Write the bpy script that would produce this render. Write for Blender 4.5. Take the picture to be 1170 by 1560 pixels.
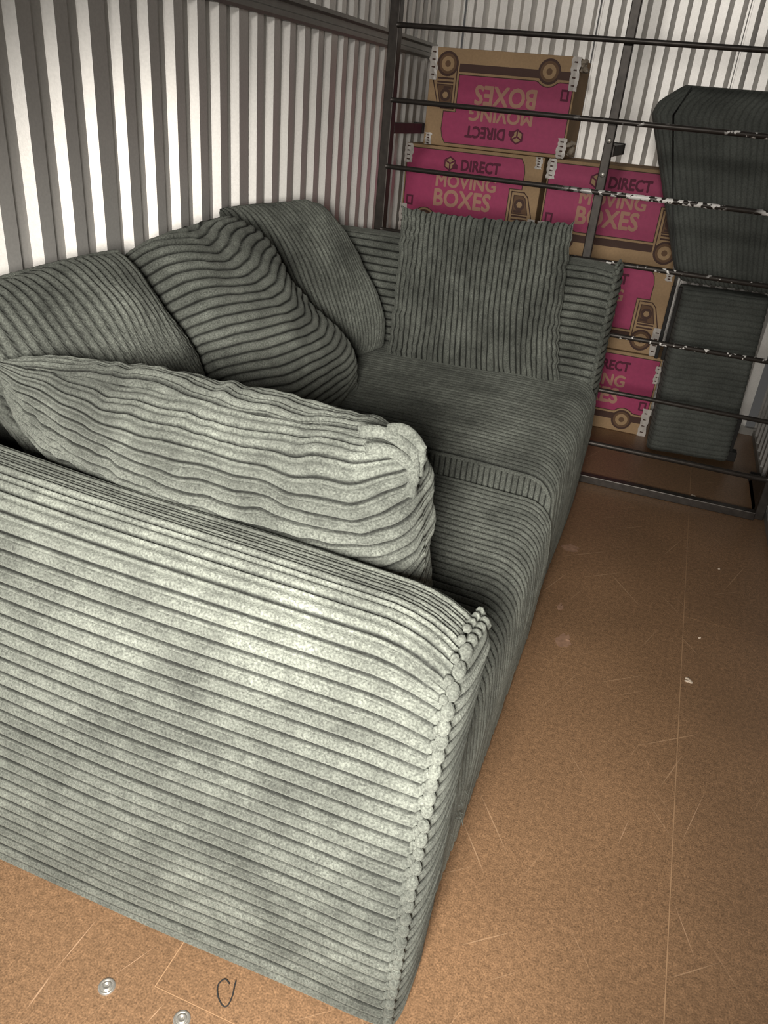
import bpy, bmesh, math, random
import numpy as np
from mathutils import Matrix, Vector
random.seed(7)
for o in list(bpy.data.objects): bpy.data.objects.remove(o)
S = bpy.context.scene; COL = S.collection; PI = math.pi

# ------------------------------------------------------------------ camera
R = [[0.93221181, 0.35188934, 0.0845874], [-0.23519948, 0.4114064, 0.88058275], [0.27506789, -0.84078455, 0.46628209]]
cd = bpy.data.cameras.new('camera'); cam = bpy.data.objects.new('camera', cd); COL.objects.link(cam)
M4 = Matrix(R).transposed().to_4x4(); M4.translation = (0, 0, 1.25); cam.matrix_world = M4
cd.sensor_fit = 'VERTICAL'; cd.sensor_height = 36; cd.lens = 1176.93 / 1560 * 36; cd.clip_start = .02
S.camera = cam
# ------------------------------------------------------------------ light
W = bpy.data.worlds.new('world'); S.world = W; W.use_nodes = True
W.node_tree.nodes['Background'].inputs[0].default_value = (1, .97, .93, 1)
W.node_tree.nodes['Background'].inputs[1].default_value = .06
sp = bpy.data.lights.new('near_key_spot', 'SPOT'); sp.energy = 305; sp.color = (1, .95, .87); sp.spot_size = math.radians(86); sp.spot_blend = 1; sp.shadow_soft_size = .14  # added key spot beside the camera, brightens the near sofa arm
spo = bpy.data.objects.new('near_key_spot', sp); COL.objects.link(spo); spo.location = (-.04, -.26, 1.22)
spo.rotation_euler = (Vector((-.40, .75, .50)) - spo.location).to_track_quat('-Z', 'Y').to_euler()
sp2 = bpy.data.lights.new('corridor_lamp', 'SPOT'); sp2.energy = 240; sp2.color = (1, .95, .88); sp2.spot_size = math.radians(50); sp2.spot_blend = 1; sp2.shadow_soft_size = .28
sp2o = bpy.data.objects.new('corridor_lamp', sp2); COL.objects.link(sp2o); sp2o.location = (-.15, -1.3, 2.35)
sp2o.rotation_euler = (Vector((-.35, 3.7, 1.98)) - sp2o.location).to_track_quat('-Z', 'Y').to_euler()
S.view_settings.view_transform = 'Standard'; S.view_settings.look = 'None'
S.view_settings.exposure = 0.0; S.view_settings.gamma = 1; S.view_settings.use_curve_mapping = False

# ------------------------------------------------------------------ materials
def mat(name, col, rough=.6, metal=0, noise=None, bump=None, sheen=0, spec=.5, patch=None):
    m = bpy.data.materials.new(name); m.use_nodes = True; nt = m.node_tree; N = nt.nodes; L = nt.links
    b = N['Principled BSDF']; b.inputs['Base Color'].default_value = (*col, 1); b.inputs['Roughness'].default_value = rough
    b.inputs['Metallic'].default_value = metal; b.inputs['Specular IOR Level'].default_value = spec
    if sheen:
        b.inputs['Sheen Weight'].default_value = sheen; b.inputs['Sheen Roughness'].default_value = .4
        b.inputs['Sheen Tint'].default_value = (.9, .95, .85, 1)
    tc = N.new('ShaderNodeTexCoord'); out = None
    def ns(scale, detail=3, rough_=.5, vec=None):
        n = N.new('ShaderNodeTexNoise'); n.inputs['Scale'].default_value = scale; n.inputs['Detail'].default_value = detail
        n.inputs['Roughness'].default_value = rough_; L.new(vec or tc.outputs['Object'], n.inputs['Vector']); return n.outputs['Fac']
    def ramp(src, a, b_, lo, hi):
        r = N.new('ShaderNodeMapRange'); r.inputs[1].default_value = a; r.inputs[2].default_value = b_
        r.inputs[3].default_value = lo; r.inputs[4].default_value = hi; L.new(src, r.inputs[0]); return r.outputs[0]
    fac = None
    for (sc, lo, hi) in (noise or []):
        f = ramp(ns(sc), .3, .7, lo, hi)
        if fac is None: fac = f
        else:
            k = N.new('ShaderNodeMath'); k.operation = 'MULTIPLY'; L.new(fac, k.inputs[0]); L.new(f, k.inputs[1]); fac = k.outputs[0]
    if fac is not None:
        v = N.new('ShaderNodeVectorMath'); v.operation = 'SCALE'; v.inputs[0].default_value = col; L.new(fac, v.inputs['Scale'])
        L.new(v.outputs[0], b.inputs['Base Color'])
    if bump:
        bp = N.new('ShaderNodeBump'); bp.inputs['Strength'].default_value = bump[1]; bp.inputs['Distance'].default_value = bump[2]
        L.new(ns(bump[0], 4, .6), bp.inputs['Height']); L.new(bp.outputs[0], b.inputs['Normal'])
    m['_'] = 1
    return m, N, L, b, ns, ramp, tc
def cord_groove_shade(m, lo=.20):
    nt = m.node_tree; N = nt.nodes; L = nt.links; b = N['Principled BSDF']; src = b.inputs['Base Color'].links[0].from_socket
    at = N.new('ShaderNodeAttribute'); at.attribute_name = 'pile_shade'       # 0 = ground weave between the wales, with groove shade painted in, 1 = full pile
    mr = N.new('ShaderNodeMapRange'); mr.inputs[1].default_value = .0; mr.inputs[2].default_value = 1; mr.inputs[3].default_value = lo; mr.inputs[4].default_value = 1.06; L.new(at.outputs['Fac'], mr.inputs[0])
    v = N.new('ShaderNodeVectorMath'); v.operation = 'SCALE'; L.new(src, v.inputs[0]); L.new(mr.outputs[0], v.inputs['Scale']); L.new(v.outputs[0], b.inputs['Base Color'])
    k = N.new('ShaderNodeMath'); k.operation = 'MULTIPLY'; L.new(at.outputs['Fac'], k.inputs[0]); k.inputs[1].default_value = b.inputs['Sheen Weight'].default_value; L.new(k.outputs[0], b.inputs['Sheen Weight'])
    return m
def M_(*a, **k): return mat(*a, **k)[0]
CORD = M_('corduroy', (.114, .122, .107), .85, noise=[(7, .62, 1.45), (34, .8, 1.22), (330, .55, 1.5)], bump=(380, .9, .003), sheen=.2, spec=.25)
DCORD = M_('dark_corduroy', (.095, .103, .094), .9, noise=[(9, .8, 1.2), (200, .8, 1.2)], bump=(300, .6, .002), sheen=.1, spec=.2)
LINING = M_('lining', (.05, .052, .05), .9)
BLACK = M_('black_metal', (.018, .017, .016), .8, 0)
FRAME = M_('frame_metal', (.05, .043, .038), .42, .5, noise=[(40, .7, 1.3)])
KRAFT = M_('kraft_cardboard', (.42, .28, .155), .8, noise=[(5, .9, 1.1), (120, .93, 1.07)])
PINK = M_('magenta_print', (.42, .045, .14), .6, noise=[(60, .93, 1.07)])
INK = M_('dark_print', (.075, .035, .025), .7)
MAROON = M_('maroon_print', (.12, .012, .04), .7)
TAN = M_('pale_print', (.50, .27, .20), .8)
TAPE = M_('white_tape', (.62, .58, .54), .35, noise=[(60, .85, 1.1)])
STEEL = M_('zinc_screw', (.6, .58, .54), .35, .8)
WHITE = M_('pale_debris', (.6, .5, .4), .9)
PAINT = M_('rail_paint', (.30, .29, .27), .45, .4, noise=[(30, .93, 1.07)])
cord_groove_shade(CORD); cord_groove_shade(DCORD, .86)
# corrugated wall steel
WALL, N, L, b, ns, ramp, tc = mat('corrugated_steel', (.78, .76, .73), .44, .55, noise=[(3, .93, 1.05), (160, .95, 1.05)], bump=(400, .12, .001))
# tubes with specular glints painted into the colour as white specks
for cname, clo in (('glint_tube', .60), ('heavy_glint_tube', .47)):
  GLINT0 = None if clo > .5 else GLINT
  GLINT, N, L, b, ns, ramp, tc = mat(cname, (.05, .043, .038), .42, .5)
  mp = N.new('ShaderNodeMapping'); mp.inputs['Scale'].default_value = (1, 1, 1); L.new(tc.outputs['Object'], mp.inputs[0])
  f1 = ramp(ns(55, 2, .5, mp.outputs[0]), clo, clo + .03, 0, 1)
  sx = N.new('ShaderNodeSeparateXYZ'); L.new(tc.outputs['Object'], sx.inputs[0])
  f2 = ramp(sx.outputs['X'], -.45, -.2, 0, 1)
  f3 = ramp(ns(6, 1, .5), .42 if clo > .5 else .32, .52 if clo > .5 else .42, 0, 1)
  def mul(a, c, N=N, L=L):
      k = N.new('ShaderNodeMath'); k.operation = 'MULTIPLY'; L.new(a, k.inputs[0]); L.new(c, k.inputs[1]); return k.outputs[0]
  ff = mul(mul(f1, f2), f3)
  mx = N.new('ShaderNodeMix'); mx.data_type = 'RGBA'; L.new(ff, mx.inputs[0]); mx.inputs[6].default_value = (.05, .043, .038, 1); mx.inputs[7].default_value = (.95, .93, .9, 1)
  L.new(mx.outputs[2], b.inputs['Base Color'])
  k = N.new('ShaderNodeMath'); k.operation = 'MULTIPLY_ADD'; L.new(ff, k.inputs[0]); k.inputs[1].default_value = -.5; k.inputs[2].default_value = .5; L.new(k.outputs[0], b.inputs['Metallic'])
# particle board floor
def board_mat(name, col):
    m, N, L, b, ns, ramp, tc = mat(name, col, .42, noise=[(2.2, .85, 1.15), (90, .82, 1.22), (330, .62, 1.5)], bump=(250, .25, .001))
    base = b.inputs['Base Color'].links[0].from_socket
    # scratches: stretched noise thresholds, two directions
    cur = base
    for ang, sc, seed in ((.35, (160, 2.2, 1), 3.1), (-.6, (150, 2.8, 1), 9.7), (.9, (190, 3.5, 1), 5.5)):
        mp = N.new('ShaderNodeMapping'); mp.inputs['Rotation'].default_value = (0, 0, ang); mp.inputs['Scale'].default_value = sc
        mp.inputs['Location'].default_value = (seed, seed, 0)
        mp2 = N.new('ShaderNodeMapping'); mp2.inputs['Rotation'].default_value = (0, 0, ang)
        L.new(tc.outputs['Object'], mp2.inputs[0])
        mp.inputs['Rotation'].default_value = (0, 0, 0); L.new(mp2.outputs[0], mp.inputs[0])
        f = ramp(ns(1, 1, .4, mp.outputs[0]), .74, .80, 0, .45)
        mx = N.new('ShaderNodeMix'); mx.data_type = 'RGBA'; L.new(f, mx.inputs[0]); L.new(cur, mx.inputs[6])
        mx.inputs[7].default_value = (.55, .36, .22, 1); cur = mx.outputs[2]
    L.new(cur, b.inputs['Base Color']); return m
BOARD = board_mat('particle_board', (.205, .120, .065))
BOARD2 = board_mat('particle_board_pale', (.208, .121, .065))

# ------------------------------------------------------------------ helpers
def tag(o, label=None, cat=None, group=None, kind=None):
    if label: o['label'] = label
    if cat: o['category'] = cat
    if group: o['group'] = group
    if kind: o['kind'] = kind
    return o
def empty(name, loc=(0, 0, 0), rz=0):
    o = bpy.data.objects.new(name, None); COL.objects.link(o); o.location = loc; o.rotation_euler = (0, 0, rz); o.empty_display_size = .05; return o
def link(name, me, mats, parent=None, smooth=True):
    for m in (mats if isinstance(mats, (list, tuple)) else [mats]): me.materials.append(m)
    if smooth: me.polygons.foreach_set('use_smooth', [True] * len(me.polygons))
    me.update(); o = bpy.data.objects.new(name, me); COL.objects.link(o)
    if parent: o.parent = parent
    return o
class MB:
    def __init__(s): s.v = []; s.f = []; s.m = []; s.p = {}
    def add(s, v, f, mi=0):
        k = len(s.v); s.v += [tuple(map(float, p)) for p in v]; s.f += [tuple(i + k for i in q) for q in f]; s.m += [mi] * len(f)
    g = None
    def grid(s, P, cu=False, cv=False, mi=0, flip=False, pl=None):
        nu, nv = P.shape[:2]; a = np.arange(nu * nv).reshape(nu, nv)
        if cu: a = np.vstack([a, a[:1]])
        if cv: a = np.hstack([a, a[:, :1]])
        q = np.stack([a[:-1, :-1], a[1:, :-1], a[1:, 1:], a[:-1, 1:]], -1).reshape(-1, 4)
        if flip: q = q[:, ::-1]
        k = len(s.v)
        if pl is not None: s.p[k] = np.broadcast_to(pl, P.shape[:2]).reshape(-1)
        s.v += [tuple(p) for p in P.reshape(-1, 3).tolist()]; s.f += [tuple(x) for x in (q + k).tolist()]; s.m += [mi] * len(q)
    def box(s, a, b, mi=0, rot=None, c=(0, 0, 0)):
        v = [Vector((x, y, z)) for x in (a[0], b[0]) for y in (a[1], b[1]) for z in (a[2], b[2])]
        if rot: v = [rot @ p + Vector(c) for p in v]
        s.add(v, [(0, 1, 3, 2), (4, 6, 7, 5), (0, 4, 5, 1), (2, 3, 7, 6), (0, 2, 6, 4), (1, 5, 7, 3)], mi)
    def tube(s, pts, r, n=10, mi=0, cap=True):
        P = [Vector(p) for p in pts]; rings = []; up = Vector((0, 0, 1)); k = len(s.v)
        for i, p in enumerate(P):
            d = (P[min(i + 1, len(P) - 1)] - P[max(i - 1, 0)]).normalized()
            a = d.cross(up); a = a.normalized() if a.length > .01 else d.cross(Vector((1, 0, 0))).normalized(); c = d.cross(a)
            rings.append([p + r * (math.cos(t) * a + math.sin(t) * c) for t in [2 * PI * j / n for j in range(n)]])
        s.v += [tuple(p) for q in rings for p in q]
        for i in range(len(P) - 1):
            for j in range(n):
                s.f.append((k + i * n + j, k + i * n + (j + 1) % n, k + (i + 1) * n + (j + 1) % n, k + (i + 1) * n + j)); s.m.append(mi)
        if cap:
            s.f.append(tuple(k + j for j in range(n))); s.m.append(mi)
            s.f.append(tuple(k + (len(P) - 1) * n + j for j in reversed(range(n)))); s.m.append(mi)
    def blob(s, c, r, nu=10, nv=6, mi=0, rot=None):
        t = np.linspace(0, 2 * PI, nu, endpoint=False)[:, None]; p = np.linspace(.02, PI - .02, nv)[None, :]
        P = np.stack([r[0] * np.cos(t) * np.sin(p), r[1] * np.sin(t) * np.sin(p), r[2] * np.cos(p) + 0 * t], -1)
        if rot is not None: P = P @ np.array(rot).T
        s.grid(P + np.array(c), cu=True, mi=mi, flip=True)
    def build(s, name, mats, parent=None, smooth=True, bevel=0):
        me = bpy.data.meshes.new(name); me.from_pydata(s.v, [], s.f)
        me.polygons.foreach_set('material_index', s.m)
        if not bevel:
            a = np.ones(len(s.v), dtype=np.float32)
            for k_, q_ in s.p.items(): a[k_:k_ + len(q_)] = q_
            me.attributes.new('pile_shade', 'FLOAT', 'POINT').data.foreach_set('value', a)
        if bevel:
            bm = bmesh.new(); bm.from_mesh(me); bmesh.ops.remove_doubles(bm, verts=bm.verts, dist=1e-6)
            bmesh.ops.bevel(bm, geom=bm.edges[:], offset=bevel, segments=2, profile=.5, affect='EDGES'); bm.to_mesh(me); bm.free()
        return link(name, me, mats, parent, smooth)

# ------------------------------------------------------------------ room shell
FL, WD, SL = .0370, .0135, .0195           # corrugation: flat, slant run, depth
def corr(width):                          # profile (t, depth) over one panel
    pts = [(0, 0), (.004, .004), (.010, .004), (.011, 0)]; t = .011
    pts.append((FL, 0)); t = FL; hi = False
    while t < width - .02:
        t += WD; hi = not hi; pts.append((min(t, width), SL if hi else 0)); t += FL; pts.append((min(t, width), SL if hi else 0))
    pts = [p for p in pts if p[0] <= width + 1e-6]
    if pts[-1][0] < width: pts.append((width, pts[-1][1]))
    return pts
def wall(name, org, dt, dn, length, z0, z1, pw, off=0):
    w = empty(name); tag(w, kind='structure')
    t = off
    while t < length:
        p = corr(min(pw, length - t)); m = MB()
        P = np.array([[[org[0] + dt[0] * (t + a) + dn[0] * d, org[1] + dt[1] * (t + a) + dn[1] * d, z] for z in (z0, z1)] for a, d in p])
        m.grid(P); m.build('steel_panel', WALL, w, smooth=False); t += pw
    return w
pw = 2 * (FL + WD) * 6.0 + .0
pw = .606
wl = wall('wall_left', (-1.262, -.82), (0, 1), (1, 0), 4.72, 0, 1.452, pw, off=-.012)
wall('wall_left_upper', (-1.262, -.82), (0, 1), (1, 0), 4.72, 1.488, 2.5, pw, off=-.04)
FL, WD, SL = .0325, .0195, .026
wb = wall('wall_back', (.04 - 3 * .58, 3.905), (1, 0), (0, -1), 2.2, 0, 2.5, .58, off=.0)
wr = wall('wall_right', (.565, -.82), (0, 1), (-1, 0), 4.72, 0, 2.5, pw)
m = MB()   # horizontal channel on left wall
P = [( -1.262, 1.440), (-1.236, 1.440), (-1.232, 1.448), (-1.232, 1.462), (-1.240, 1.466), (-1.240, 1.484), (-1.226, 1.490), (-1.226, 1.502), (-1.262, 1.502)]
m.grid(np.array([[[x, y, z] for x, z in P] for y in (-.82, 3.9)])); m.build('trim_1', PAINT, smooth=False); tag(bpy.data.objects['trim_1'], kind='structure')
m = MB(); m.box((-1.262, 3.872, 0), (-1.232, 3.902, 2.5)); tag(m.build('trim_2', PAINT, smooth=False), kind='structure')
m = MB(); m.box((-1.23, 3.862, .001), (.56, 3.888, .035)); tag(m.build('baseboard_back', PAINT, smooth=False), kind='structure')
m = MB(); m.box((.535, -.8, .001), (.560, 3.86, .030)); tag(m.build('baseboard_right', PAINT, smooth=False), kind='structure')

# floor: sub-floor and boards
fl = MB(); fl.box((-1.30, -1.0, -.06), (.60, 3.95, -.0012)); fl = fl.build('floor', M_('pale_gap', (.36, .22, .12), .9), smooth=False); tag(fl, kind='structure')
g = .0011
def board(x0, x1, y0, y1, m_, gl=g):
    m = MB(); m.box((x0 + gl, y0 + g, -.0011), (x1 - g, y1 - g, 0)); m.build('floor_board', m_, fl, smooth=False)
board(-1.29, -.952, -1, 3.94, BOARD); board(-.952, -.493, -1, 3.94, BOARD)
board(-.493, .268, -1, .586, BOARD, -g); board(-.493, .268, .586, 3.94, BOARD2)
board(.268, .60, -1, 2.085, BOARD); board(.268, .60, 2.085, 3.94, BOARD)

# ------------------------------------------------------------------ corduroy
PITCH = .0255; SPITCH = .0235
FW = .68                                  # one repeat = a broad wale and a narrow one
FW = .66                                  # near pieces show the repeat: a broad wale and a narrow one
def rib(s, a, pair=False):
    f = s - np.floor(s); k = np.floor(s); j = .9 + .2 * np.abs(np.modf(np.sin(k * 12.9898) * 43758.5)[0])
    if not pair: return a * 1.8 * (np.clip(np.sin(PI * f), 0, 1) ** .6 * j - .75)
    x = np.where(f < FW, f / FW, (f - FW) / (1 - FW)); y = np.clip(np.sin(PI * x), 0, 1) ** .5 * np.where(f < FW, 1, .9)
    y = np.where(np.abs(f - FW) < .16, np.maximum(y, .45), y)
    return a * 1.8 * (y * j - .75)
def pile_shade(s, pair=False):
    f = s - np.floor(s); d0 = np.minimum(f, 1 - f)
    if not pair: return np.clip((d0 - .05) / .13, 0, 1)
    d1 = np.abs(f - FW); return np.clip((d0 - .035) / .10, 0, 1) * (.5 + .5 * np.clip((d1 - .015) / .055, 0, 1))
def resample(pts, n):
    p = np.array(pts, float); d = np.r_[0, np.cumsum(np.linalg.norm(np.diff(p, axis=0), axis=1))]
    s = np.linspace(0, d[-1], n); return np.stack([np.interp(s, d, p[:, i]) for i in range(p.shape[1])], -1), s, d[-1]
def arc(cx, cy, r, a0, a1, n=8): return [(cx + r * math.cos(math.radians(a0 + (a1 - a0) * i / n)), cy + r * math.sin(math.radians(a0 + (a1 - a0) * i / n))) for i in range(n + 1)]
def normals(P):
    du = np.gradient(P, axis=0); dv = np.gradient(P, axis=1); n = np.cross(du, dv); l = np.linalg.norm(n, axis=-1, keepdims=True); return n / np.maximum(l, 1e-9)
def wob(a, b, seed, f=1.0):
    r = np.random.RandomState(seed); o = 0
    for k in range(6):
        fa, fb = r.uniform(-9, 9) * f, r.uniform(-9, 9) * f; o = o + np.sin(fa * a + fb * b + r.uniform(0, 6.3)) / 6
    return o
def arm(root, y0, y1, x0, x1, ztop0, ztop1, zb, seed, side, zi):
    """section in (y,z): outer face at side of y0 for side=-1; swept along x"""
    r = .045; ro = .072 if side else .045
    pts = [(y0, zb)] + [(y0 - .012 * math.sin(PI * t), zb + t * (ztop0 - ro - zb)) for t in np.linspace(.05, 1, 14)]
    pts += arc(y0 + ro, ztop0 - ro, ro, 180, 95, 9) + arc(y1 - r, ztop1 - r, r, 85, 0, 7) + [(y1, zi)]
    n = int(2.0 / PITCH * 20)
    sec, s, Ls = resample(pts, n)
    nx = 46; xs = np.linspace(x0, x1, nx)
    e = np.clip((xs - (x1 - .10)) / .10, 0, 1)
    P = np.zeros((n, nx, 3)); P[..., 0] = xs[None]; P[..., 1] = sec[:, None, 0]; P[..., 2] = sec[:, None, 1]
    if side:
        zz = P[..., 2]; P[..., 2] += zz / .7 * .036 * np.clip((-.2 - xs[None]) / .7, 0, 1.2) - .03 * e[None] ** 2 * np.clip((zz - .5) / .2, 0, 1)
        P[..., 0] += .016 * np.clip(zz / .7, 0, 1) * np.clip((xs[None] + .5) / .3, 0, 1)
    Nn = -normals(P)
    c = np.array([0, (y0 + y1) / 2, .3]); sg = np.sign(((P - c) * Nn)[..., 1:].sum(-1).mean()); Nn *= sg
    A, B = np.broadcast_to(s[:, None], (n, nx)), np.broadcast_to(xs[None], (n, nx))
    tilt = (lambda z: .016 * np.clip(z / .7, 0, 1)) if side else (lambda z: 0 * z); drop = (lambda z: .03 * np.clip((z - .5) / .2, 0, 1)) if side else (lambda z: 0 * z)
    soft = .006 * wob(A * 1.2, B * 1.3, seed) - .008 * (e ** 2)[None]
    warp = .10 * wob(A * .5, B * 1.5, seed + 1) + (.35 * e ** 1.6)[None] * 1.0 + .35*np.sin(PI*np.clip((B-x0)/(x1-x0),0,1))
    P = P + Nn * (soft + rib(A / PITCH + warp, .0050, side))[..., None]
    m = MB(); m.grid(P, flip=True, pl=pile_shade(A / PITCH + warp, side)); a = m.build('arm', CORD, root)
    # front panel
    nz = int((max(ztop0, ztop1) - zb) / PITCH * 18); ny = 22
    half = len(sec) // 2; yl = []; 
    out = sec[:int(n * .5)]; k = np.argmax(sec[:, 1])
    L_, R_ = sec[:k + 1], sec[k:][::-1]
    zs = np.linspace(zb, sec[k, 1] - .002, nz)
    lo = np.interp(zs, L_[:, 1], L_[:, 0]); hi = np.interp(zs, np.r_[zb, R_[:, 1]], np.r_[y1, R_[:, 0]])
    t = np.linspace(0, 1, ny)
    Y = lo[:, None] + (hi - lo)[:, None] * t[None]; Z = np.broadcast_to(zs[:, None], Y.shape)
    edge = (1 - (2 * t - 1) ** 4)[None]; ez = np.clip((sec[k, 1] - zs) / .05, 0, 1)[:, None] ** .5
    droop = (.5 * t)[None] + .25 * wob(Y * 2, Z, seed + 3)
    X = x1 - .006 + .017 * edge * ez + rib(Z / PITCH + 1.3 * droop, .004, side) * edge * ez + .005 * wob(Y * 2, Z * 2, seed + 4) * edge
    X = X + tilt(Z); Z = Z - drop(Z)
    m = MB(); m.grid(np.stack([X, Y, Z], -1), flip=False, pl=pile_shade(zs[:, None] / PITCH + 1.3 * droop, side)); m.build('arm_front', CORD, root)
    # beaded seam
    m = MB(); ss = np.arange(.012, Ls - (y1 > 2) * 0 - .0, PITCH)
    rs = random.Random(seed)
    for q in ss:
        yy = np.interp(q, s, sec[:, 0]); zz = np.interp(q, s, sec[:, 1])
        if yy > (y0 + y1) / 2 and zz < ztop1 - .3: continue
        tx = float(tilt(zz)); dz_ = float(drop(zz)); ozz = zz
        tang = np.array([np.interp(q + .004, s, sec[:, 0]) - yy, np.interp(q + .004, s, sec[:, 1]) - zz]); an = math.atan2(tang[0], tang[1])
        ro = Matrix.Rotation(-an + rs.uniform(-.2, .2), 3, 'X')
        zz = ozz - dz_; m.blob((x1 - .003 + tx, yy + rs.uniform(-.002, .002), zz), (.0085, .0080 + rs.uniform(-.001, .0015), .0120), 8, 6, rot=ro)
        m.blob((x1 - .010 + tx, yy + (-.0 if yy < (y0 + y1) / 2 else 0), zz + PITCH * .55), (.0062, .0065, .0062), 6, 5, rot=ro)
    m.build('seam_piping', CORD, root)
    return a
sofa = empty('sofa', (-.65, 1.75, 0))
tag(sofa, 'long grey-green corduroy sofa with jumbled cushions standing along the left corrugated wall', 'sofa')
sofa.location = (0, 0, 0)
arm(sofa, .662, .838, -1.20, -.132, .735, .715, .006, 11, 1, .30)
arm(sofa, 2.60, 2.822, -1.20, -.160, .845, .84, .022, 23, 0, .022)
# far arm outer side is its y1 side; inner face y0
def seat(y0, y1, zt, x0, x1, seed, zb=.05):
    r = .075
    pts = [(x0, zt - .02), (x0 + .2, zt + .004), (x1 - r - .18, zt + .008)] + arc(x1 - r, zt - r, r, 88, 0, 12) + [(x1 + .006, (zt + zb) / 2 + .04), (x1 - .003, zb)]
    sec, s, Ls = resample(pts, 64)
    ny = int((y1 - y0) / SPITCH * 18); ys = np.linspace(y0, y1, ny)
    er = .015; d = np.minimum(ys - y0, y1 - ys); inn = er - np.sqrt(np.clip(er ** 2 - (er - np.clip(d, 0, er)) ** 2, 0, None))
    P = np.zeros((64, ny, 3)); P[..., 0] = sec[:, None, 0]; P[..., 1] = ys[None]; P[..., 2] = sec[:, None, 1]
    Nn = normals(P); sg = np.sign((Nn[:30, :, 2]).mean()); Nn *= sg
    A = np.broadcast_to(s[:, None], (64, ny)); B = np.broadcast_to(ys[None], (64, ny))
    warp = .22 * wob(A * .6, B * .6, seed) + .5 * np.clip((A - Ls + .35) / .35, 0, 1) ** 1.5
    P = P + Nn * (.004 * wob(A, B, seed + 1) + rib(B / SPITCH + warp, .0052) - inn[None])[..., None]
    m = MB(); m.grid(P, pl=pile_shade(B / SPITCH + warp))
    c = m.build('seat_cushion', CORD, sofa)
    for (yy, sgn) in ((y0, -1), (y1, 1)):       # side faces, ribs upright
        nx = int((x1 - x0) / SPITCH * 14); xs = np.linspace(x0, x1 - .006, nx); kx = np.argmax(sec[:, 0])
        ztx = np.interp(xs, sec[:kx + 1, 0], sec[:kx + 1, 1]) - er * .9
        tt = np.linspace(0, 1, 6); Z = zb + (ztx - zb)[:, None] * tt[None]; X = np.broadcast_to(xs[:, None], Z.shape)
        Y = yy + sgn * (rib(X / .0145, .0035) + .006 * np.sin(PI * tt)[None] - .004)
        m = MB(); m.grid(np.stack([X, Y, Z], -1), flip=sgn > 0, pl=pile_shade(X / .0145)); m.build('side_panel', CORD, c)
seat(.842, 1.712, .440, -1.12, -.128, 31)
seat(1.732, 2.592, .492, -1.12, -.138, 41)
m = MB(); m.box((-1.19, .70, .022), (-.170, 2.80, .18)); m.build('base', CORD, sofa, smooth=False, bevel=.008)
m = MB(); m.box((-1.215, .69, .022), (-1.13, 2.82, .72)); m.build('back', CORD, sofa, bevel=.03)
for x, y in ((-1.1, .76), (-.24, .76), (-1.1, 2.72), (-.24, 2.72)):
    m = MB(); m.tube([(x, y, 0), (x, y, .03)], .022, 12); m.build('foot', BLACK, sofa)
m = MB(); rs = random.Random(3)
for i in range(16):
    y = .90 + rs.random() * .05; z = .13 + rs.random() * .13; p = Vector((-.133, y, z)); pts = [p]
    for k in range(5): p = p + Vector((rs.uniform(-.001, .006), rs.uniform(-.006, .006), rs.uniform(-.009, .003))); pts.append(p)
    m.tube(pts, .0007, 4)
m.build('loose_thread', CORD, sofa)

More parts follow.
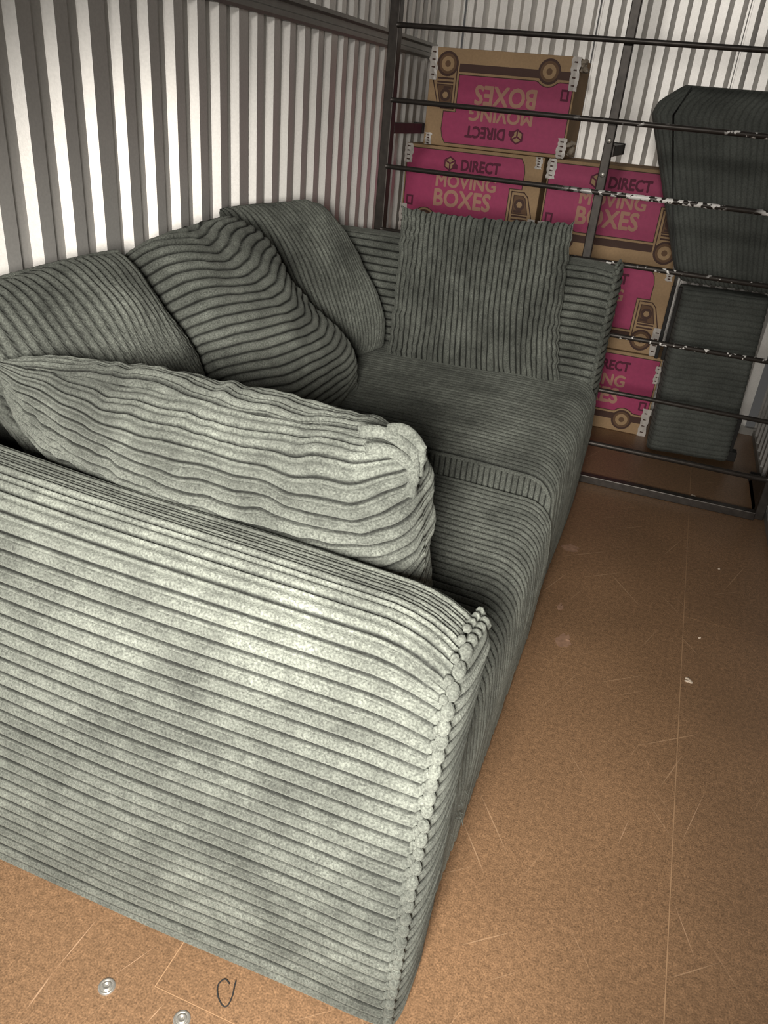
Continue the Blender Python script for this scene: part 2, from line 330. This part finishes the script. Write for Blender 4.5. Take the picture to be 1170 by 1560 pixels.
def cushion(name, fn, thick, w, h, axis, label, seed, p=2.6, amp=.0062, mt=CORD, pitch=.024, cat='cushion', group=None, wr=.010, warpamp=.5, tag_=True, parent=None, other=30, bulge=(1, 1), fnwarp=None, q=.5, pu=None, taper=0, fine=.0012, rag=0, pair=False, welt=False):
    """fn(u,v)->mid-plane point arrays; two faces meet at the rim"""
    L_ = h if axis == 'u' else w; pe = p if axis == 'u' else (pu or p)
    td = (1 - np.cos(np.linspace(0, PI, 4000))) / 2; Td = np.clip(1 - np.abs(2 * td - 1) ** pe, 0, 1) ** q
    arc_ = np.r_[0, np.cumsum(np.hypot(np.diff(td) * L_, np.diff(Td) * thick / 2))]
    nr = int(arc_[-1] / pitch * 18); rs_ = np.interp(np.linspace(0, arc_[-1], nr), arc_, td)
    sgrid = np.linspace(0, arc_[-1], nr); cosp = lambda n: (1 - np.cos(np.linspace(0, PI, n))) / 2
    mixd = lambda n: .5 * cosp(n) + .5 * np.linspace(0, 1, n)
    nu, nv = (other, nr) if axis == 'u' else (nr, other)
    u = mixd(nu) if axis == 'u' else rs_; v = mixd(nv) if axis == 'v' else rs_
    U, V = np.meshgrid(u, v, indexing='ij')
    ARC = np.broadcast_to(sgrid[None, :] if axis == 'u' else sgrid[:, None], U.shape)
    mid = fn(U, V)
    if rag: mid = mid + rag * np.stack([wob(V * 14, U * 3, seed + 60) * (U > .5) * U ** 8 + wob(V * 14, U * 3, seed + 61) * (1 - U) ** 8, 0 * U, wob(U * 16, V * 3, seed + 62) * (V ** 8 - (1 - V) ** 8)], -1)
    Nn = normals(mid)
    T = np.clip(1 - np.abs(2 * U - 1) ** (pu or p), 0, 1) ** q * np.clip(1 - np.abs(2 * V - 1) ** p, 0, 1) ** q
    rim = T < 1e-6
    if taper: T = T * (taper + (1 - taper) * np.clip(U / .45, 0, 1) ** .8)
    m = MB(); o = None
    for k, sg in enumerate((1, -1)):
        P = mid + Nn * (sg * thick / 2 * bulge[k] * T)[..., None]
        N2 = normals(P); sgn = np.where((N2 * Nn).sum(-1, keepdims=True) * sg < 0, -1, 1); N2 = N2 * sgn
        C = ARC / pitch + warpamp * wob(U * 1.2, V * 1.2, seed + k)
        if fnwarp: C = C + fnwarp(U, V)
        wrk = wr * (wob(U * 1.5, V * 1.5, seed + 5 + k) + .6 * wob(U * 3, V * 3, seed + 9 + k) * (1 - T * .6))
        gath = .5 + .5 * np.clip(T * 4, 0, 1)
        wrk = wrk + fine * (wob(U * 9, V * 5, seed + 21 + k) + wob(U * 16, V * 7, seed + 33 + k)); C = C + .35 * (fine / .0035) * wob(U * 7, V * 2, seed + 40 + k)
        P = P + N2 * ((rib(C, amp, pair) * gath + wrk * np.clip(T * 3, 0, 1))[..., None])
        P[rim] = mid[rim]
        m.grid(P, flip=(sg < 0), pl=pile_shade(C, pair))
    o = m.build(name, mt, parent)
    if tag_: tag(o, label, cat, group)
    if welt:     # thin piped rim
        c = [mid[i, 0] for i in range(0, nu)] + [mid[-1, j] for j in range(0, nv)] + [mid[i, -1] for i in range(nu - 1, -1, -1)] + [mid[0, j] for j in range(nv - 1, -1, -1)]
        c = [tuple(x) for x in c]; st = max(1, len(c) // 260); c = c[::st]
        m2 = MB(); m2.tube(c, .0045, 6); m2.build('piped_edge', mt, o)
    return o
def quad(TL, TR, BR, BL, pull=(0, 0, 0, 0), sag=0):
    """corners; pull top,right,bottom,left edges inward (+) or outward (-), metres"""
    TL, TR, BR, BL = [np.array(q, float) for q in (TL, TR, BR, BL)]
    def fn(U, V):   # V=0 bottom .. 1 top
        u, v = U[..., None], V[..., None]
        P = (1 - v) * ((1 - u) * BL + u * BR) + v * ((1 - u) * TL + u * TR)
        du = (BR - BL + TR - TL); du = du / np.linalg.norm(du); dv = (TL - BL + TR - BR); dv = dv / np.linalg.norm(dv)
        eu, ev = 4 * u * (1 - u), 4 * v * (1 - v)
        eu, ev = eu ** .7, ev ** .7
        P = P - dv * eu * v * pull[0] + dv * eu * (1 - v) * pull[2] - du * ev * u * pull[1] + du * ev * (1 - u) * pull[3]
        n = np.cross(du, dv); P = P + n * sag * eu * ev
        return P
    return fn
# back cushions, seen from the front (normal toward +X): u runs towards +Y
cushion('back_cushion', quad((-1.13, .90, .892), (-1.07, 1.36, .935), (-.88, 1.44, .50), (-.89, 1.04, .50), (-.01, -.02, 0, 0)), .20, .60, .50, 'v',
        'large back cushion with steep diagonal cords, nearest one leaning on the left wall side', 51, welt=True, pitch=.0255, wr=.014, q=.42, fnwarp=lambda U, V: (V - .5) * -9 + 4 * (V - .5) ** 2)
cushion('back_cushion', quad((-1.10, 1.42, .915), (-1.03, 1.74, .975), (-.80, 2.06, .480), (-.80, 1.50, .49), (-.012, -.045, 0, 0)), .20, .62, .56, 'u',
        'slumped middle back cushion with cords running across it in sagging arcs', 62, pitch=.0245, wr=.020, warpamp=1.1, q=.42, fnwarp=lambda U, V: -9 * (U - .42) ** 2 * (1.2 - .5 * V), other=60)
cushion('back_cushion', quad((-1.16, 1.90, .965), (-1.09, 2.36, .955), (-.87, 2.46, .51), (-.97, 2.12, .50), (-.01, -.06, 0, 0)), .15, .60, .52, 'v',
        'back cushion with upright cords at the far end, against the far corner of the sofa', 73, pitch=.0235, wr=.010, warpamp=.6, q=.42, fnwarp=lambda U, V: (V - .5) * -4)
# far scatter cushion: normal toward -Y
cushion('scatter_cushion', quad((-.880, 2.56, .955), (-.315, 2.58, .975), (-.262, 2.50, .485), (-.850, 2.46, .475), (.014, .015, .004, .010)), .13, .59, .50, 'v',
        'square scatter cushion with upright cords propped against the far arm', 84, wr=.006, warpamp=.4, pitch=.0188, amp=.0046, rag=.010, fine=.002)
# near scatter cushion
cushion('scatter_cushion', quad((-.965, .915, .835), (-.266, .912, .850), (-.250, 1.02, .485), (-.95, .98, .69), (-.004, -.012, 0, -.01)), .25, .66, .46, 'u',
        'pale puffy scatter cushion bulging up over the near arm of the sofa', 95, pair=True, pitch=.030, wr=.013, warpamp=1.0, amp=.0058, other=150, p=2.4, pu=5, q=.42, taper=.35, fine=.0035)

m = MB()
for q, (a_, b_) in enumerate([((-.335, .885, .868), (-.262, .905, .845)), ((-.320, .872, .850), (-.258, .900, .825)), ((-.300, .900, .872), (-.256, .915, .850))]):
    a_ = Vector(a_); b_ = Vector(b_); P_ = [a_.lerp(b_, t) + Vector((0, 0, .012 * math.sin(PI * t))) for t in np.linspace(0, 1, 7)]
    P_ += [b_ + Vector((.004 - .004 * t, -.004, -.03 * t)) for t in (.4, .8, 1.2)]
    m.tube(P_, .0085, 8)
plo = m.build('corner_pleat', CORD, bpy.data.objects['scatter_cushion.001'])
# ------------------------------------------------------------------ upright bed frame
bed = empty('bed_frame', (-.29, 2.9, 0)); bed.location = (0, 0, 0)
tag(bed, 'dark metal slatted bed frame standing on its side across the unit', 'bed frame')
YB = 2.90
def rbox(name, a, b, m_, parent, bev=.003):
    m = MB(); m.box(a, b); return m.build(name, m_, parent, smooth=False, bevel=bev)
rbox('side_rail', (-1.098, YB - .002, .0), (-1.062, YB + .04, 1.95), FRAME, bed)
rbox('side_rail', (.497, YB - .002, .0), (.530, YB + .04, 1.95), FRAME, bed)
rbox('centre_rail', (-.312, YB + .012, .80), (-.282, YB + .042, 1.95), FRAME, bed)
rbox('end_rail', (-1.062, YB - .02, .0), (.497, YB + .012, .032), FRAME, bed)
rbox('end_rail', (-1.062, YB, 1.918), (.497, YB + .03, 1.95), FRAME, bed)
for i, z in enumerate((.166, .378, .585, .828, 1.047, 1.262, 1.487, 1.70)):
    m = MB(); z2 = z
    m.tube([(-1.066, YB, z), (-1.05, YB - .006, z), (.49, YB - .006, z - .004), (.500, YB, z - .004)], .0085 if i > 0 else .010, 12)
    m.build('slat', (GLINT if z == 1.047 else GLINT0) if z in (.585, .828, 1.047, 1.262) else FRAME, bed)
for x in (-1.098, -.312, .497):
    for z in ((.0, 1.155) if x > .4 else ((1.155,) if x > -.5 else (.0, 1.155))):
        w = .036
        rbox('leg', (x, YB + .04, z), (x + w, YB + .37, z + .036), FRAME, bed)
        l = rbox('leg_foot', (x - .003, YB + .365, z - 0), (x + w + .003, YB + .385, z + .039), BLACK, bed)
for z in (1.203, 1.10):
    m = MB(); ro = Matrix.Rotation(PI / 2, 3, 'X')
    m.blob((-.297, YB + .010, z), (.010, .010, .005), 12, 6, rot=ro); m.build('bolt', STEEL, bed)
m = MB(); m.blob((.548 - .03, YB - .004, .155), (.006, .006, .004), 10, 5); m.build('bolt', STEEL, bed)
# triangular gusset at lower right corner
m = MB(); v = [(.497, YB + .04, .0), (.497, YB + .37, .0), (.497, YB + .04, .15)]; v += [(.503, b_, c_) for a_, b_, c_ in v]
m.add(v, [(0, 1, 2), (5, 4, 3), (0, 3, 4, 1), (1, 4, 5, 2), (2, 5, 3, 0)]); m.build('gusset', FRAME, bed, smooth=False)

# ------------------------------------------------------------------ moving boxes
BW, BD, BH = .612, .325, .366
def text_mesh(txt, size, bold=.0, sx=1):
    c = bpy.data.curves.new('t', 'FONT'); c.body = txt; c.size = size; c.offset = bold; c.align_x = 'LEFT'; c.resolution_u = 3
    o = bpy.data.objects.new('t', c); COL.objects.link(o); bpy.context.view_layer.update()
    me = bpy.data.meshes.new_from_object(o.evaluated_get(bpy.context.evaluated_depsgraph_get()))
    v = [tuple(x.co) for x in me.vertices]; f = [tuple(p.vertices) for p in me.polygons]
    bpy.data.objects.remove(o); bpy.data.curves.remove(c); return v, f
def put_text(m, txt, x0, x1, z0, h, mi, y, bold):
    v, f = text_mesh(txt, 1.0, 0); xs = [p[0] for p in v]; zs = [p[1] for p in v]; B = bold * 1.6
    k = (x1 - x0) / (max(xs) - min(xs)); kz = h / (max(zs) - min(zs))
    for i, (a, c) in enumerate([(0, 0), (B, 0), (-B, 0), (0, B), (0, -B), (B * .7, B * .7), (-B * .7, B * .7), (B * .7, -B * .7), (-B * .7, -B * .7)]):
        m.add([(x0 + (p[0] - min(xs) + a) * k, y - i * 2e-5, z0 + (p[1] - min(zs) + c) * kz) for p in v], f, mi)
def poly(m, pts, y, mi): m.add([(x, y, z) for x, z in pts], [tuple(range(len(pts)))], mi)
def ring(m, pts, w, y, mi, closed=True):
    n = len(pts); 
    for i in range(n if closed else n - 1):
        a = Vector(pts[i]); b_ = Vector(pts[(i + 1) % n]); d = (b_ - a); 
        if d.length < 1e-6: continue
        d.normalize(); q = Vector((-d.y, d.x)) * w / 2; e = d * w * .4
        poly(m, [(a - q - e), (b_ - q + e), (b_ + q + e), (a + q - e)], y, mi)
def disc(m, cx, cz, r, y, mi, n=28): poly(m, [(cx + r * math.cos(2 * PI * i / n), cz + r * math.sin(2 * PI * i / n)) for i in range(n)], y, mi)
def print_mesh(mirror, parent):
    m = MB(); F = (lambda x: BW - x) if mirror else (lambda x: x)
    y1, y2, y3, y4 = -.0006, -.0012, -.0018, -.0024
    fp = lambda pts: [(F(a), c) for a, c in pts]
    # chassis band
    poly(m, fp([(.008, .054), (.485, .054), (.485, .084), (.008, .084)]), y1, 1)
    # cargo panel
    cx, cw = .112, .055
    arch = [(cx + cw * math.cos(math.radians(t)), .058 + cw * math.sin(math.radians(t))) for t in range(145, 34, -10)]
    cargo = [(.008, .094)] + arch[0:0] + [(cx - .05, .094)] + [a for a in arch if a[1] > .094] + [(cx + .05, .094), (.482, .094), (.482, .232), (.535, .232), (.537, .30), (.530, .330), (.516, .352), (.008, .352)]
    poly(m, fp(cargo), y2, 0); ring(m, fp(cargo), .0035, y3, 1)
    # wheels
    for wx in (.112, .536):
        disc(m, F(wx), .058, .046, y3, 1); disc(m, F(wx), .058, .037, y4 + .0002, 5); disc(m, F(wx), .058, .027, y4, 4); disc(m, F(wx), .058, .012, y4 - .0004, 5)
    # cab
    cab = [(.494, .054), (.494, .222), (.548, .222), (.566, .205), (.592, .125), (.596, .062), (.585, .054)]
    ring(m, fp(cab), .0045, y2, 1)
    win = [(.506, .135), (.506, .208), (.545, .208), (.556, .198), (.574, .135)]
    poly(m, fp(win), y2, 5); ring(m, fp(win), .004, y3, 1)
    disc(m, F(.534), .172, .024, y3, 1, 14); disc(m, F(.534), .172, .013, y4, 4, 6); poly(m, fp([(.512, .14), (.545, .14), (.545, .15), (.512, .15)]), y3, 1)
    for zz in (.108, .122): poly(m, fp([(.505, zz), (.575, zz), (.575, zz + .007), (.505, zz + .007)]), y2, 1)
    # icon square
    poly(m, fp([(.020, .116), (.052, .116), (.052, .158), (.020, .158)]), y3, 2)
    poly(m, fp([(.028, .124), (.044, .124), (.044, .150), (.028, .150)]), y4, 0)
    dx = .055 if mirror else 0
    put_text(m, 'BOXES', .150 + dx, .405 + dx, .128, .068, 3, y4, .019)
    put_text(m, 'MOVING', .152 + dx, .420 + dx, .208, .050, 3, y4, .019)
    put_text(m, 'DIRECT', .258 + dx, .428 + dx, .280, .042, 2, y4, .026)
    lx, lz = .205 + dx, .302
    hexa = [(lx + .030 * math.cos(math.radians(60 * i + 30)), lz + .030 * math.sin(math.radians(60 * i + 30))) for i in range(6)]
    poly(m, hexa, y3, 2)
    for i in range(3):      # cube faces and notches
        a0 = 90 + 120 * i
        f = [(lx, lz), (lx + .026 * math.cos(math.radians(a0 - 60)), lz + .026 * math.sin(math.radians(a0 - 60))), (lx + .026 * math.cos(math.radians(a0)), lz + .026 * math.sin(math.radians(a0))), (lx + .026 * math.cos(math.radians(a0 + 60)), lz + .026 * math.sin(math.radians(a0 + 60)))]
        cxx = sum(p[0] for p in f) / 4; czz = sum(p[1] for p in f) / 4
        poly(m, [(cxx + (p[0] - cxx) * .72, czz + (p[1] - czz) * .72) for p in f], y4, 4)
    poly(m, [(lx + .012, lz - .02), (lx + .036, lz - .02), (lx + .036, lz - .004), (lx + .024, lz + .006), (lx + .012, lz - .004)], y4 - .0003, 2)
    me = m
    return m
MATS = [PINK, INK, MAROON, TAN, KRAFT, M_('brown_print', (.16, .09, .05), .8)]
def make_box(mirror):
    root = empty('moving_box')
    m = MB(); m.box((0, 0, 0), (BW, BD, BH)); m.build('carton', KRAFT, root, smooth=False, bevel=.004)
    m = print_mesh(mirror, root); o = m.build('truck_print', MATS, root, smooth=False)
    for p in (0, 1):
        m = MB(); z = BH if p else 0
        m.box((.004, BD / 2 - .0015, z - .001), (BW - .004, BD / 2 + .0015, z + .0012)); m.build('flap_joint', INK, root, smooth=False)
    def strip(x, za, zb, seed, w=.034):
        rs = random.Random(seed); n = 9; P = []; 
        for i in range(n):
            z = za + (zb - za) * i / (n - 1); j = rs.uniform(-.004, .004)
            P.append([[x - w / 2 + j, -.0030, z], [x - w / 6, -.0045 - rs.random() * .002, z + rs.uniform(-.002, .002)], [x + w / 6, -.0035, z], [x + w / 2 + rs.uniform(-.004, .004), -.0028, z]])
        m = MB(); m.grid(np.array(P), flip=True); k = 4
        for i in range(k):
            zz = za + (zb - za) * (i + .6) / (k + .4); q = w * .22
            m.add([(x - q, -.0075, zz), (x + q * rs.uniform(.2, 1), -.0075, zz), (x + q, -.0075, zz + .004), (x - q, -.0075, zz + .006)], [(0, 1, 2, 3)], 1)
        return m.build('tape_strip', [TAPE, INK], root, smooth=False)
    s = [strip(.012, .0, .12, 1), strip(.014, .29, BH, 8), strip(BW - .014, .0, .12, 2), strip(BW - .022, .32, BH, 9, .026)] if not mirror else [strip(BW - .012, .0, .13, 3), strip(.014, .2, BH, 4), strip(BW - .008, .25, .33, 7, .02)]
    return root
def copy_tree(o, parent=None):
    c = o.copy(); COL.objects.link(c); c.parent = parent
    for ch in [x for x in o.children]: copy_tree(ch, c)
    return c
YF = 3.55; GB = 'pink and kraft moving boxes stacked against the back wall'
bA = make_box(False); bB = make_box(True); bA.location = (0, 0, 0)
def place(src, x, y, z, label, rz=0, flip=False, first=False, group=GB):
    o = src if first else copy_tree(src)
    o.location = (x, y, z)
    if flip: o.rotation_euler = (0, PI, rz); o.location = (x + BW, y, z + BH)
    else: o.rotation_euler = (0, 0, rz)
    tag(o, label, 'box', group); return o
place(bA, -1.218, YF, .740, 'pink moving box under the upside-down one, left box of the row beneath it', first=True)
place(bA, -.586, YF, .740, 'pink moving box crossed by the bed frame centre post, topmost of the right stack', .006)
place(bA, -.597, YF + .004, .372, 'pink moving box with truck cab and wheel showing just right of the far sofa arm', -.004)
place(bB, -.560, YF, .001, 'bottom pink moving box of the right stack, standing on the floor', first=True)
place(bA, -1.212, YF + .002, .372, 'moving box of the left stack hidden behind the sofa, just below the visible ones', group='boxes low behind the sofa')
place(bA, -1.220, YF, .001, 'lowest moving box of the left stack, on the floor behind the sofa', group='boxes low behind the sofa')
tb = place(bA, -1.146, YF + .002, 1.108, 'pink moving box turned upside down with inverted lettering, at the very top of the stack', .0, flip=True)
# torn corner tape on the top box (its own, in box coordinates: flipped)
m = MB(); rs = random.Random(5)
for (cx, cz, n) in ((-.006, .025, 9), (-.004, .33, 7)):
    for i in range(n):
        p = (cx + rs.uniform(-.018, .0), .03 + rs.random() * .09, cz + rs.uniform(-.02, .02)); m.blob(p, (.012, .022, .009), 6, 5, rot=Matrix.Rotation(rs.uniform(-1, 1), 3, 'X') @ Matrix.Rotation(rs.uniform(-1, 1), 3, 'Z'))
t = m.build('torn_tape', M_('dull_tape', (.33, .28, .22), .5), tb, smooth=False); t['kind'] = 'stuff'

# ------------------------------------------------------------------ stacked upholstered pieces at right
def lowfn(U, V):
    c, s_ = math.cos(.10), math.sin(.10); w = .335
    X = .042 + (1 - V) * .030 + U * w; return np.stack([X, 3.34 + .092 + U * w * .12, .004 + V * .700], -1)
lo = cushion('ottoman', lowfn, .175, .335, .70, 'u', 'dark green-grey corduroy ottoman block standing on end on the floor beside the boxes', 101, p=16, q=.3, mt=DCORD, wr=.002, warpamp=.2, cat='ottoman', amp=.0014, welt=False)
def upfn(U, V):
    z = .722 + V * .68
    xl = np.interp(z, [.722, .76, .80, 1.30, 1.345, 1.402], [.045, .008, -.010, -.212, -.192, -.115]); xr = .525
    X = xl + (xr - xl) * U; return np.stack([X, 3.295 + .12 + 0 * X, z], -1)
up = cushion('sofa_section', upfn, .24, .72, .68, 'v', 'dark upholstered block with a slanted left side, stacked on the ottoman near the back wall', 111, p=14, q=.3, mt=DCORD, wr=.003, warpamp=.2, cat='sofa section', amp=.0021, welt=False, fnwarp=lambda U, V: 0 * U)
m = MB(); m.tube([(.02 + .0, 3.285, .745), (-.075 + .03, 3.283, .95), (-.15 + .02, 3.283, 1.30), (-.09, 3.283, 1.39)], .0035, 6); m.build('seam', LINING, up)
for dx in (0, .026):
    rbox('edge_bracket', (.012 + dx, 3.315, .42), (.026 + dx, 3.335, .712), BLACK, lo, .002)
rbox('foot', (.405, 3.46, .004), (.425, 3.485, .19), BLACK, lo, .002); rbox('foot', (.395, 3.45, .002), (.445, 3.50, .045), BLACK, lo, .003)

# ------------------------------------------------------------------ small things on the floor
def screw(x, y, label):
    o = empty('floor_screw', (x, y, 0)); tag(o, label, 'screw', 'screws in the floor boards')
    n = 24; t = np.linspace(0, 2 * PI, n, endpoint=False)
    prof = [(.0135, .0), (.013, .0022), (.0105, .003), (.0085, .0016)]
    P = np.array([[[r_ * math.cos(a), r_ * math.sin(a), z] for r_, z in prof] for a in t]); m = MB(); m.grid(P, cu=True); m.build('washer', STEEL, o)
    prof = [(.0085, .0016), (.0075, .0038), (.004, .0045), (.0035, .0025), (.0001, .0025)]
    P = np.array([[[r_ * math.cos(a), r_ * math.sin(a), z] for r_, z in prof] for a in t]); m = MB(); m.grid(P, cu=True); m.build('screw_head', STEEL, o)
screw(-.560, .556, 'round zinc screw head in the floor left of the thin black loop')
screw(-.427, .5605, 'round zinc screw head cut by the bottom edge, near the sofa')
m = MB(); K = [(-.3882, .6347), (-.3990, .6375), (-.4035, .6245), (-.3946, .6106), (-.3814, .6023), (-.3744, .6056), (-.3750, .6204), (-.3790, .6331), (-.3819, .6442)]
pts = []                                   # smooth open loop through the knots
for i in range(len(K) - 1):
    a, b_, c, d = [Vector(K[max(0, min(len(K) - 1, i + q))]) for q in (-1, 0, 1, 2)]
    for t in (0, .25, .5, .75):
        p = .5 * ((2 * b_) + (c - a) * t + (2 * a - 5 * b_ + 4 * c - d) * t * t + (3 * b_ - a - 3 * c + d) * t ** 3); pts.append((p.x, p.y, .0018 + .0015 * math.sin(i + t)))
m.tube(pts, .0012, 6)
tag(m.build('plastic_loop', BLACK), 'thin black plastic loop lying on the floor below the sofa arm', 'cable tie')
def crumb(x, y, r, seed, label):
    m = MB(); rs = random.Random(seed)
    for i in range(4): m.blob((x + rs.uniform(-r, r) * .6, y + rs.uniform(-r, r) * .6, .001), (r * rs.uniform(.4, .7), r * rs.uniform(.3, .6), .0022), 8, 5)
    tag(m.build('wood_chip', WHITE), label, 'debris', 'pale crumbs on the floor')
crumb(.289, 1.780, .011, 1, 'largest pale crumb on the floor, right of the long floor joint')
crumb(.312, 1.992, .005, 2, 'small pale crumb just below the cross joint in the floor')
crumb(.370, 2.433, .004, 3, 'tiny pale crumb on the floor between the cross joint and the bed frame')
crumb(.283, 2.994, .010, 4, 'pale crumb on the floor behind the bottom rail of the bed frame')
def smear(x, y, pts, label):
    m = MB(); n = 18; P = []
    rs = random.Random(int(x * 1e4) + 7); P = [(x + pts[0] * (1 + rs.uniform(-.35, .35)) * math.cos(2 * PI * i / n), y + pts[1] * (1 + rs.uniform(-.35, .35)) * math.sin(2 * PI * i / n), .0008) for i in range(n)]
    m.add(P + [(x, y, .0014)], [(i, (i + 1) % n, n) for i in range(n)])
    tag(m.build('dried_smear', SMEAR), label, 'stain', 'dried smears on the floor')
SCR = M_('raw_scratch', (.40, .25, .15), .8)
for (a, b_, w_) in (((-.646, .647), (-.650, .540), .0016), ((-.650, .540), (-.647, .479), .0022), ((-.465, .570), (-.472, .534), .0014), ((-.529, .643), (-.564, .569), .0010), ((.182, 1.255), (.164, 1.168), .0012), ((.330, 1.40), (.281, 1.222), .0012), ((.273, 1.093), (.317, .978), .0012)):
    A_, B_ = Vector((*a, 0)), Vector((*b_, 0)); d_ = (B_ - A_).normalized(); n_ = Vector((-d_.y, d_.x, 0)) * w_ / 2; M0 = (A_ + B_) / 2 + n_ * .6; h_ = Vector((0, 0, .0003))
    m = MB(); m.add([A_ + h_, M0 - n_ * 1.6 + h_, B_ + h_, M0 + n_ + h_], [(0, 1, 2, 3)]); m.build('scratch', SCR, fl, smooth=False)
SMEAR = M_('dried_smear', (.29, .17, .11), .7, noise=[(80, .8, 1.2)])
smear(-.040, 1.800, (.020, .034), 'largest dried smear on the dark floor beside the sofa front')
smear(-.076, 1.958, (.008, .022), 'thin dried smear just beyond the largest one beside the sofa')
smear(-.100, 2.328, (.030, .024), 'dried smear on the floor nearest the bed frame, beside the sofa')
